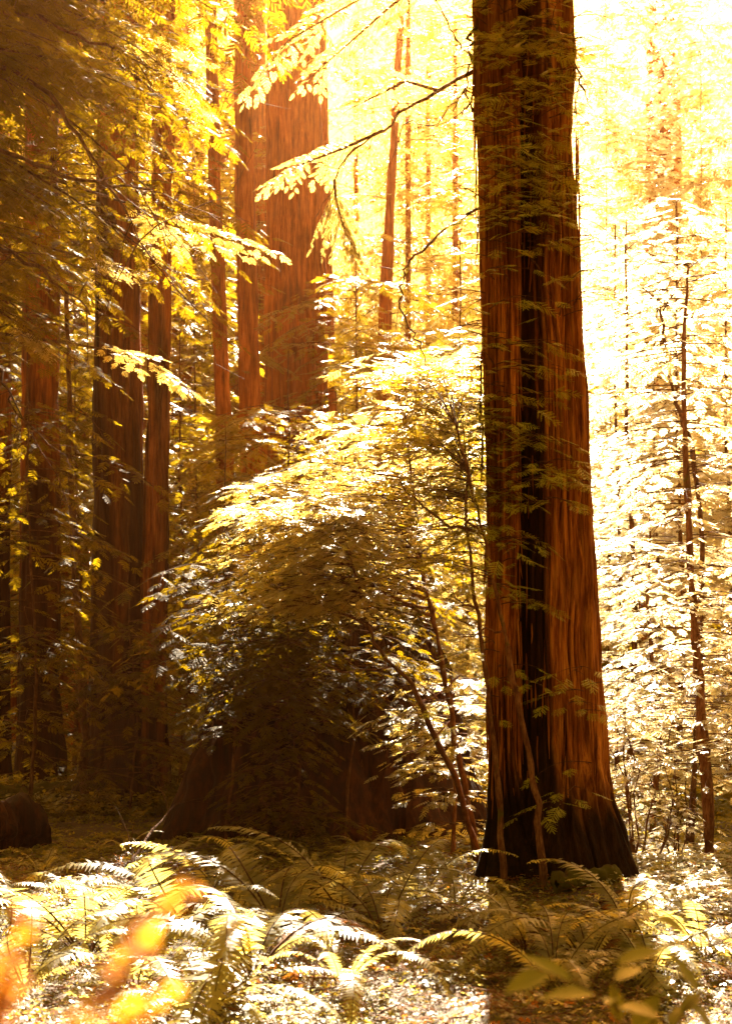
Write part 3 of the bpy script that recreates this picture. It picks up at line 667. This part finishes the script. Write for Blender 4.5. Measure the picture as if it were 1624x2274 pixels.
bough_tree('bright young conifer behind the left stem of the twin redwood', 1020, 1780, 25, [(.8, 8.2, 120, .8, 2.3, 0, 3)], 408, h=10, leaf='leaf_bright')
bough_tree('golden young conifer at the foot of the thickest hazy trunk', 790, 1700, 33, [(2, 12, 120, 1, 2.8, 0, 3)], 409, h=13, leaf='leaf', ss=.4)
bough_tree('golden young conifer between the slim leaning trunk and the twin pair', 430, 1720, 33, [(1, 13, 130, 1, 2.6, 0, 3)], 410, h=14, leaf='leaf', ss=.4)
bough_tree('golden young conifer in the gap left of the broad dark redwood', 165, 1720, 32, [(1, 11, 120, 1, 2.5, 0, 3)], 411, h=13, leaf='leaf', ss=.4)
# dark pole sapling, left
loc = P(190, 1800, 22); loc[2] = 0
t = thing('sapling_tree', 'thin dark dead looking sapling pole left of the broad dark redwood', 'sapling', loc)
limb(t, loc, [loc+np.array([0, 0, -.1]), P(188, 1640, 22), P(180, 1480, 22), P(172, 1340, 22), P(163, 1180, 22), P(156, 1000, 22), P(153, 820, 22), P(148, 640, 22)], .075, .03, M['twig'], name='trunk', jit=.012, seed=3, sides=8)
for k, (a, b_) in enumerate([((165, 1200), (200, 1130)), ((178, 1440), (215, 1400)), ((160, 1060), (130, 1120)), ((176, 1400), (130, 1440)), ((156, 940), (185, 880)), ((186, 1600), (240, 1520)), ((160, 1120), (200, 1190))]):
    limb(t, loc, [P(*a, 22), P((a[0]+b_[0])/2, (a[1]+b_[1])/2+6, 21.9), P(*b_, 21.8)], .012, .004, M['twig'], seed=k, twigs=5)
c = Crown(1, 420); rg = c.rng
for q in range(12):
    z = rg.uniform(4, 9); c.branch(np.array([np.interp(z, [0, 9], [loc[0], loc[0]-.3]), 22, z]), rg.random()*6.28, rg.uniform(.5, 1.6), rise=.05, droop=.5, ss=.3, sp=.22, bare=.35)
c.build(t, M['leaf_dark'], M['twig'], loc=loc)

# ------------------------------------------------------------------ right hand side
loc = P(1574, 1912, 15.6); loc[2] = float(ground_z(loc[0], 15.6))
t = thing('sapling_tree', 'tall thin sapling with flat white lit sprays right of the twin redwood', 'sapling', loc)
SI = [(1574, 1912), (1572, 1800), (1560, 1650), (1548, 1500), (1540, 1380), (1532, 1250), (1524, 1100), (1519, 950), (1516, 800), (1520, 680), (1527, 590)]
limb(t, loc, [loc+np.array([0, 0, -.1])]+[P(x, y, 15.6) for x, y in SI], .072, .014, M['stem'], name='trunk', jit=.006, seed=2, sides=10, sub=3)
c = Crown(1, 500); rg = c.rng
for q in range(150):
    z = rg.uniform(.9, 6.6); py = HY-(z-EYE)*FPX/15.6; sx = np.interp(py, [q_[1] for q_ in SI][::-1], [q_[0] for q_ in SI][::-1])
    az = rg.random()*6.28
    c.branch(P(sx, py, 15.6), az, rg.uniform(.7, 1.9)*(1-.35*z/7), rise=.05, droop=.18, ss=rg.uniform(.18, .26), sp=.19, start=.3, r0=.008)
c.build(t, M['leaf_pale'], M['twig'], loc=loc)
for k, pp in enumerate([[(1562, 1660), (1600, 1640), (1640, 1600)], [(1540, 1450), (1500, 1440), (1440, 1450)], [(1524, 1120), (1495, 1150), (1450, 1180)]]):
    limb(t, loc, [P(x, y, 15.5-.2*i) for i, (x, y) in enumerate(pp)], .012, .004, M['stem'], seed=k+60, twigs=4)
loc = P(1530, 1900, 17.2); loc[2] = 0
t = thing('sapling_tree', 'curving thin branchy sapling just left of the tall thin one on the right', 'sapling', loc)
limb(t, loc, [loc+np.array([0, 0, -.1]), P(1552, 1500, 17.2), P(1560, 1200, 17.2), P(1535, 980, 17.0), P(1512, 930, 16.9), P(1490, 860, 16.8), P(1474, 780, 16.7), P(1470, 700, 16.7), P(1455, 660, 16.7), P(1425, 640, 16.6)], .04, .007, M['twig'], name='trunk', jit=.008, seed=5, sub=4)
for k, pp in enumerate([[(1474, 760), (1440, 790), (1400, 830)], [(1470, 690), (1500, 640), (1520, 600)]]):
    limb(t, loc, [P(x, y, 16.7-.1*i) for i, (x, y) in enumerate(pp)], .01, .004, M['twig'], seed=k+70, twigs=5)
c = Crown(1, 503)
for q in range(26):
    y_ = rg.uniform(640, 1500); c.branch(P(np.interp(y_, [640, 700, 860, 980, 1200, 1500], [1440, 1470, 1490, 1535, 1560, 1552]), y_, 17), rg.random()*6.28, rg.uniform(.4, 1.3), rise=.1, droop=.2, ss=.28, sp=.2)
c.build(t, M['leaf_pale'], M['twig'], loc=loc)
HM = [('tall airy bleached hemlock high behind the right stem of the twin redwood', 1345, 41, 25, 90), ('tall airy bleached hemlock filling the haze between the pinkish trunk and the twin redwood', 1415, 44, 26, 110),
      ('tall airy bleached hemlock high behind the tall thin sapling', 1555, 40, 24, 110), ('tall airy bleached hemlock high at the right edge', 1660, 43, 25, 90),
      ('sunlit young hemlock close behind the right stem of the twin redwood', 1390, 24, 10, 120), ('sunlit young hemlock at the right edge, nearest of its row', 1665, 24.5, 10, 130), ('tall sunlit hemlock behind the two right hand saplings', 1500, 26, 11, 140),
      ('bleached hemlock standing farther back near the right edge', 1610, 29, 12, 130), ('bleached hemlock farther back beside the twin redwood', 1365, 30, 12, 100), ('young hemlock low in the sun right of the twin redwood foot', 1440, 18.5, 4.2, 50), ('bleached hemlock in the far gap on the right', 1450, 38, 14, 80),
      ('sunlit hemlock outside the right edge with boughs reaching in', 1800, 25, 10, 90)]
for k, (lab, px, d, h, n) in enumerate(HM):
    n = int(n*.6) if d < 39 else n
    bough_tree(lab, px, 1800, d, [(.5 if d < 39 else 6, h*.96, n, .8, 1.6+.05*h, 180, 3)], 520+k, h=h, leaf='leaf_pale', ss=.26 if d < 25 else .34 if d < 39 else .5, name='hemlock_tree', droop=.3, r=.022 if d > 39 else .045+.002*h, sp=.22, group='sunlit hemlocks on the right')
# thin shrub stems at the bright clearing edge
for k, (px, hgt, lab) in enumerate([(1412, 1.9, 'leafy reddish shrub nearest the foot of the twin redwood, right side'), (1456, .8, 'short bare dark shrub stem in the bright clearing'), (1500, 1.3, 'thin reddish shrub between the clearing stem and the sapling')]):
    d = 15.4+.3*k; loc = P(px, 1900, d); loc[2] = float(ground_z(loc[0], d))
    t = thing('understory_shrub', lab, 'shrub', loc, 'shrubs at the clearing edge')
    rg = np.random.default_rng(600+k)
    for q in range([6, 2, 5][k]):
        dx = rg.normal(size=3)*[.1, .1, 0]; top = loc+dx*3+np.array([0, 0, hgt*rg.uniform(.7, 1)])
        limb(t, loc, [loc+dx*.3+[0, 0, -.05], (loc+top)/2+rg.normal(size=3)*.04, top], .011, .004, M['twig'], name='stem', seed=k*9+q, twigs=4)
    c = Crown(1, 610+k)
    for q in range([34, 3, 22][k]): c.branch(loc+np.array([rg.normal()*.12, rg.normal()*.12, rg.uniform(.2, hgt)]), rg.random()*6.28, rg.uniform(.2, .5), ss=.14, sp=.09, r0=.004)
    c.build(t, M['leaf_pale'], M['twig'], loc=loc)

# ------------------------------------------------------------------ ferns
def frond_mesh(seed, bend, mat):
    rg = np.random.default_rng(seed); n = 44
    s = np.linspace(0, 1, n); el = R(70)-bend*s**1.05
    dy = np.cos(el)/n; dz = np.sin(el)/n; y = np.cumsum(dy); z = np.cumsum(dz); x = 0.04*np.sin(s*3+rg.random()*6)*s
    pts = np.stack([x, y, z], -1); mb = MB(); mb.tube(pts[::4], np.linspace(.006, .002, len(pts[::4])), 4, mi=1)
    t = np.gradient(pts, axis=0); t /= np.linalg.norm(t, axis=1, keepdims=True)
    for i in range(5, n):
        if rg.random() < .04: continue
        ln = 0.098*math.sin(math.pi*(0.10+0.86*s[i]))**.75*(1+.06*rg.normal())
        up = np.cross([1, 0, 0], t[i]); up = up/np.linalg.norm(up)
        for sd in (-1, 1):
            dr = np.array([sd, 0, 0])*.95+t[i]*.32+up*(-0.12+.12*rg.normal()); dr /= np.linalg.norm(dr)
            w_ = t[i]*.010
            p = pts[i]; q1 = p+dr*ln*.45; q2 = p+dr*ln-up*.012
            mb.add([p-w_, p+w_, q1+w_*.85-up*.002, q2, q1-w_*.8-up*.002], [(0, 1, 2, 4)], [(4, 2, 3)])
    return mb.mesh('frond', [mat, M['twig']], smooth=False)
FM = [frond_mesh(700+k, R(b), M['fern']) for k, b in enumerate([80, 104, 122, 138, 95])]
FD = [frond_mesh(710+k, R(b), M['fern_dry']) for k, b in enumerate([120, 140])]
def fern(px, py, scale, label, n=13, seed=0, dry=1):
    d = EYE*FPX/(py-HY); x = (px-CX)*d/FPX; z = float(ground_z(x, d))
    t = thing('sword_fern', label, 'fern', (x, d, z), 'sword ferns on the forest floor'); rg = np.random.default_rng(800+seed)
    for q in range(n+dry):
        me = FM[rg.integers(5)] if q < n else FD[rg.integers(2)]
        o = bpy.data.objects.new('frond', me); COL.objects.link(o); o.parent = t
        a = q*2.399+rg.normal()*.25; o.rotation_euler = (rg.uniform(-.5, .15)-(.3 if q >= n else 0), rg.normal()*.22, a)
        s_ = scale*rg.uniform(.6, 1.15); o.scale = (s_, s_, s_); o.location = (0.03*math.sin(-a), .03*math.cos(a), 0)
FE = [(20, 2075, 1.0, 'large sword fern cut by the left edge in the sun'), (190, 2110, 1.4, 'big arching sword fern left of the bottom, sunlit'), (150, 2010, .8, 'sword fern behind the big left one, tips catching sun'),
      (330, 2010, 1.15, 'sword fern left of centre with a frond pointing up left'), (420, 2090, 1.2, 'bright sword fern between the left and the middle ferns'), (520, 2030, 1.0, 'sword fern with broad white lit fronds left of the upright one'),
      (620, 2085, 1.5, 'tallest white lit sword fern in the middle foreground, frond upright'), (560, 2190, 1.4, 'white lit sword fern low in the middle foreground'), (450, 2240, 1.0, 'sword fern at the bottom edge left of the middle'),
      (700, 1985, .85, 'sword fern with two pale fronds raised to the left, behind the middle'), (760, 2040, 1.2, 'sword fern right of the upright white one'), (850, 2075, 1.2, 'sunlit sword fern in front of the twin redwood shadow'),
      (930, 2010, .9, 'sword fern with pale fronds near the fallen stick'), (1010, 2060, .8, 'sword fern at the left rim of the trunk shadow'), (880, 1960, .75, 'small sword fern below the leaning saplings'),
      (600, 1900, .75, 'shaded sword fern at the foot of the burnt stump, left'), (520, 1925, .7, 'dim sword fern below the left shoulder of the burnt stump'), (810, 1905, .75, 'shaded sword fern at the foot of the burnt stump, right'),
      (690, 1920, .7, 'shaded sword fern at the foot of the burnt stump, middle'), (280, 1900, .6, 'small dim fern in the shade in front of the broad dark redwood'), (400, 1935, .65, 'small dim fern left of the burnt stump'),
      (1170, 2130, .8, 'shaded sword fern in front of the foot of the twin redwood'), (1300, 2150, 1.05, 'large shaded sword fern in the trunk shadow'), (1230, 2200, 1.0, 'shaded sword fern low in the trunk shadow'), (1400, 2100, 1.0, 'sword fern at the right rim of the trunk shadow'),
      (1440, 2190, .9, 'sword fern right of the trunk shadow, speckled with sun'), (1100, 2010, .6, 'small shaded fern beside the twin redwood foot'), (60, 2200, .95, 'sunlit sword fern in the lower left corner'), (300, 2190, .9, 'sunlit sword fern behind the blurred orange leaves'),
      (95, 1935, .75, 'dim sword fern at the left edge with one yellow frond'), (1560, 2150, .8, 'sunlit fern near the right edge'), (1400, 2030, .6, 'small fern catching sun beside the twin redwood, right side'), (760, 2230, .7, 'small sunlit fern at the bottom edge, right of the middle')]
for k, (px, py, s_, lab) in enumerate(FE): fern(px, py, s_*(1.12 if py > 1980 else .85), lab, n=10 if s_ > .7 else 8, seed=k, dry=k % 3)

# ------------------------------------------------------------------ ground cover
def trefoils(n, y0, y1, size, hgt, seed, name, kind=M['cover'], dens=None, wide=.31):
    rg = np.random.default_rng(seed)
    y = y0+(y1-y0)*rg.random(n)**1.0; x = (rg.random(n)*2-1)*(y*wide+.4)
    cl = vnoise(x/40+.5, y*2.2, 90, seed+1); cl2 = vnoise(x/40+.5, y*8+9, 320, seed+2); h = hgt*np.clip(cl*1.5-.25, 0.05, 1)*(.4+.6*cl2)*(.3+.7*rg.random(n))
    keep = rg.random(n) < np.clip(.25+1.1*cl, 0, 1); x, y, h = x[keep], y[keep], h[keep]; n = len(x)
    base = np.stack([x, y, ground_z(x, y)+h+.005], -1)
    mb = MB(); s = size*rg.uniform(.5, 1.35, n)
    tx = rg.normal(size=(n, 2))*.35; rot = rg.random(n)*6.28
    for k in range(3):
        a = rot+k*2.094; d = np.stack([np.cos(a), np.sin(a), tx[:, 0]*np.cos(a)+tx[:, 1]*np.sin(a)-.15], -1)
        e = np.stack([-np.sin(a), np.cos(a), -tx[:, 0]*np.sin(a)+tx[:, 1]*np.cos(a)], -1)
        V = np.stack([base, base+(d*.65+e*.42)*s[:, None], base+d*s[:, None]*.95, base+(d*.65-e*.42)*s[:, None]], 1).reshape(-1, 3)
        mb.add(V, np.arange(n*4).reshape(-1, 4))
    o = mb.build(name, kind, smooth=False); return tag(o, kind='stuff')
trefoils(52000, 5.2, 10.5, .020, .06, 901, 'ground_cover')
trefoils(34000, 10.5, 17, .028, .08, 905, 'ground_cover')
trefoils(9000, 5.5, 15, .03, .2, 909, 'ground_herbs', M['fern'])
trefoils(12000, 5.5, 15, .03, .12, 913, 'dry_litter', M['fern_dry'])
trefoils(60000, 21, 42, .10, .6, 917, 'understory_plants', M['leaf'], wide=.34)
trefoils(40000, 15, 30, .05, .14, 921, 'understory_plants', M['cover'], wide=.33)

mb = MB(); rg = np.random.default_rng(41); n = 26000  # pale leaves paint the pool of sunlight on the clearing floor
y = rg.uniform(11.3, 17, n); x = rg.uniform(2.35, 6.2, n)+(y-11.3)*.12; h = .1*rg.random(n)*vnoise(x/40+.5, y*2, 90, 5)
p0 = np.stack([x, y, ground_z(x, y)+h+.01], -1); a = rg.random(n)*6.283; d_ = np.stack([np.cos(a), np.sin(a), rg.normal(size=n)*.25], -1); e = np.stack([-np.sin(a), np.cos(a), rg.normal(size=n)*.25], -1); s_ = rg.uniform(.02, .05, n)[:, None]
mb.add(np.stack([p0-d_*s_, p0-e*s_*.6, p0+d_*s_, p0+e*s_*.6], 1).reshape(-1, 3), np.arange(n*4).reshape(-1, 4))
o = mb.build('sun_patch_plants', M['leaf_pale'], smooth=False); tag(o, kind='stuff')

# distant forest on the slope
c = Crown(2, 950); rg = c.rng
Pp = []; Dd = []
for q in range(150):
    y = rg.uniform(62, 125); x = rg.uniform(-1, 1)*(y*.42+6); z0 = float(ground_z(x, y)); H_ = rg.uniform(10, 22)
    n = 330; f = rg.random(n)**.8; zz = z0+.5+H_*f; rr = (3.4*(1-f)**.8+.4)*np.sqrt(rg.random(n)); a = rg.random(n)*6.28
    Pp.append(np.stack([x+rr*np.cos(a), y+rr*np.sin(a), zz], -1)); Dd.append(np.stack([np.cos(a), np.sin(a), -.3+0*a], -1))
Pp = np.concatenate(Pp); Dd = np.concatenate(Dd); n = len(Pp)
c.put(Pp, Dd, np.stack([rg.normal(size=n)*.4, rg.normal(size=n)*.4, np.ones(n)], -1), rg.uniform(.9, 1.9, n))
o = c.build(None, M['leaf'], M['twig'], 'distant_forest'); tag(o, kind='stuff')

# ------------------------------------------------------------------ logs, sticks
def log(name, label, a, b_, r0, r1, mat, seed, cat='log'):
    a, b_ = np.asarray(a, float), np.asarray(b_, float); n = 60; sd = 40; rg = np.random.default_rng(seed)
    t = np.linspace(0, 1, n)[:, None]; ax = (b_-a)/np.linalg.norm(b_-a); u = np.cross(ax, [0, 0, 1]); u /= np.linalg.norm(u); v = np.cross(u, ax)
    U, T_ = np.meshgrid(np.arange(sd)/sd, np.linspace(0, 1, n)); rr = (r0+(r1-r0)*T_)*(1+.7*(vnoise(U, T_*7, 7, seed)-.5)+.45*(vnoise(U, T_*22, 14, seed+1)-.5))
    rr[0] *= .3; rr[-1] *= .3
    V = (a+(b_-a)*t)[:, None]+rr[..., None]*(np.cos(U*2*np.pi)[..., None]*u+np.sin(U*2*np.pi)[..., None]*v)
    i = np.arange(n-1)[:, None]*sd; j = np.arange(sd)[None]; k = (j+1) % sd
    mb = MB(); mb.add(V.reshape(-1, 3), np.stack([i+j, i+k, i+sd+k, i+sd+j], -1).reshape(-1, 4))
    c0 = (a+b_)/2; o = mb.build(name, mat, loc=c0); return tag(o, label, cat)
def G(px, py, up=0.0):
    d = EYE*FPX/(py-HY); q = P(px, py, d); q[2] = float(ground_z(q[0], q[1]))+up; return q
log('mossy_log', 'moss covered log lying sunlit at the far left edge', G(-120, 1812, .22), G(165, 1782, .24), .24, .18, M['moss_log'], 41)
log('burnt_log', 'short charred black log end at the left edge', G(-160, 1905, .3), G(88, 1880, .26), .36, .28, M['burnt'], 43)
log('mossy_log', 'small mossy patch of a log left of the burnt stump', G(300, 1862, .06), G(392, 1846, .08), .09, .07, M['moss_log'], 44)
log('rotten_log', 'rotten broken wood lying against the foot of the twin redwood', G(1235, 1985, .1), G(1370, 1975, .1), .11, .08, M['moss_log'], 45)
def stick(label, pts, r, seed, tw=2):
    loc = np.asarray(pts[0], float); t = thing('fallen_branch', label, 'branch', loc, 'sticks on the forest floor')
    limb(t, loc, pts, r, r*.4, M['twig'], name='stick', seed=seed, twigs=tw)
stick('dark fallen stick left of the twin redwood foot', [G(930, 1995, .04), G(1000, 1990, .06), G(1068, 1994, .05)], .022, 1)
stick('leaning dead branch rising behind the left ferns', [G(285, 1960, 0), G(320, 1930, .25), G(390, 1870, .55)], .02, 2, 3)
stick('thin crooked stick crossing the ground before the twin redwood', [G(1120, 2105, .05), G(1200, 2120, .1), G(1260, 2115, .05)], .012, 3)
stick('pale stub of a twig sticking up at the bottom middle', [G(690, 2240, 0), G(700, 2235, .12), G(685, 2230, .25)], .008, 4, 1)
stick('dark broken branch between the ferns and the clearing', [G(1330, 2010, .03), G(1390, 2000, .08), G(1450, 2010, .04)], .016, 5)

# ------------------------------------------------------------------ near blurred plants
def blade(mb, p, d, nrm, L_, W, curl=.2):
    d = d/np.linalg.norm(d); x = np.cross(d, nrm); x /= np.linalg.norm(x); z = np.cross(x, d); n = 9
    t = np.linspace(0, 1, n); wv = W*np.sin(np.pi*np.clip(t, .02, .99)**.8)**.9; c0 = p+d*L_*t[:, None]-z*(curl*L_*t**2)[:, None]
    a = c0-x*wv[:, None]+z*(.25*wv)[:, None]; b_ = c0+x*wv[:, None]+z*(.25*wv)[:, None]; V = np.vstack([a, c0, b_]); i = np.arange(n-1)
    mb.add(V, np.vstack([np.stack([i, i+n, i+n+1, i+1], -1), np.stack([i+n, i+2*n, i+2*n+1, i+n+1], -1)]))
def leafy(label, name, stems, mat, L_, W, seed, cat, per=7):
    loc = np.asarray(stems[0][0], float); loc = np.array([loc[0], loc[1], loc[2]]); t = thing(name, label, cat, loc)
    rg = np.random.default_rng(seed); mb = MB()
    for k, st in enumerate(stems):
        st = np.asarray(st, float); limb(t, loc, st, .003, .0015, M['twig'], name='stem', jit=.002, seed=seed+k)
        for q in range(per):
            f = (.2+.8*(q+.5)/per)*(len(st)-1); i = min(int(f), len(st)-2); p = st[i]+(st[i+1]-st[i])*(f-i); tg = st[i+1]-st[i]; tg = tg/np.linalg.norm(tg)
            dr = tg*.6+rg.normal(size=3)*.6; blade(mb, p, dr, np.array([rg.normal()*.5, -.5, 1]), L_*rg.uniform(.6, 1.15), W*rg.uniform(.7, 1.1))
    o = mb.build('leaves', mat, t); local(o, loc); return t
def foot(p): return np.array([p[0], p[1], float(ground_z(p[0], p[1]))])
b0 = P(1430, 2460, 3.2)
leafy('blurred broad leaved green shoot close to the camera at the lower right', 'leafy_shoot',
      [[foot(b0), b0, P(1450, 2250, 3.2), P(1440, 2120, 3.2), P(1465, 2000, 3.2)], [b0, P(1400, 2250, 3.1), P(1300, 2195, 3.0), P(1190, 2150, 2.9)], [b0, P(1500, 2260, 3.1), P(1560, 2200, 3.1)], [b0, P(1380, 2300, 3.1), P(1360, 2200, 3.0), P(1370, 2120, 3.0)]], M['bigleaf'], .12, .024, 33, 'shrub', per=5)
b1 = P(-150, 2600, 1.1)
leafy('out of focus orange leafed twigs close to the camera in the lower left corner', 'orange_leaf_twig',
      [[foot(b1), b1, P(0, 2300, 1.1), P(40, 2150, 1.1), P(60, 2030, 1.1)], [b1, P(120, 2330, 1.05), P(230, 2200, 1.05), P(330, 2090, 1.05)], [b1, P(60, 2400, 1.0), P(200, 2310, 1.0), P(370, 2190, 1.0)], [b1, P(-20, 2300, 1.05), P(10, 2130, 1.05)],
       [P(230, 2200, 1.05), P(330, 2060, 1.1), P(430, 1960, 1.15)]], M['orange'], .017, .006, 37, 'shrub', per=44)
# twigs and needle litter on the ground
mb = MB(); rg = np.random.default_rng(77)
for q in range(2600):
    y = rg.uniform(5.4, 17); x = rg.uniform(-1, 1)*(y*.31+.4); a = rg.random()*6.28; ln = rg.uniform(.04, .28)
    z = float(ground_z(x, y))+rg.uniform(.01, .07); dz = rg.normal()*.15
    p0 = np.array([x, y, z]); p1 = p0+ln*np.array([math.cos(a), math.sin(a), abs(dz)]); pm = (p0+p1)/2+rg.normal(size=3)*ln*.08
    mb.tube([p0, pm, p1], [rg.uniform(.002, .006), .003, .0012], 4)
o = mb.build('twig_litter', M['stem']); tag(o, kind='stuff')
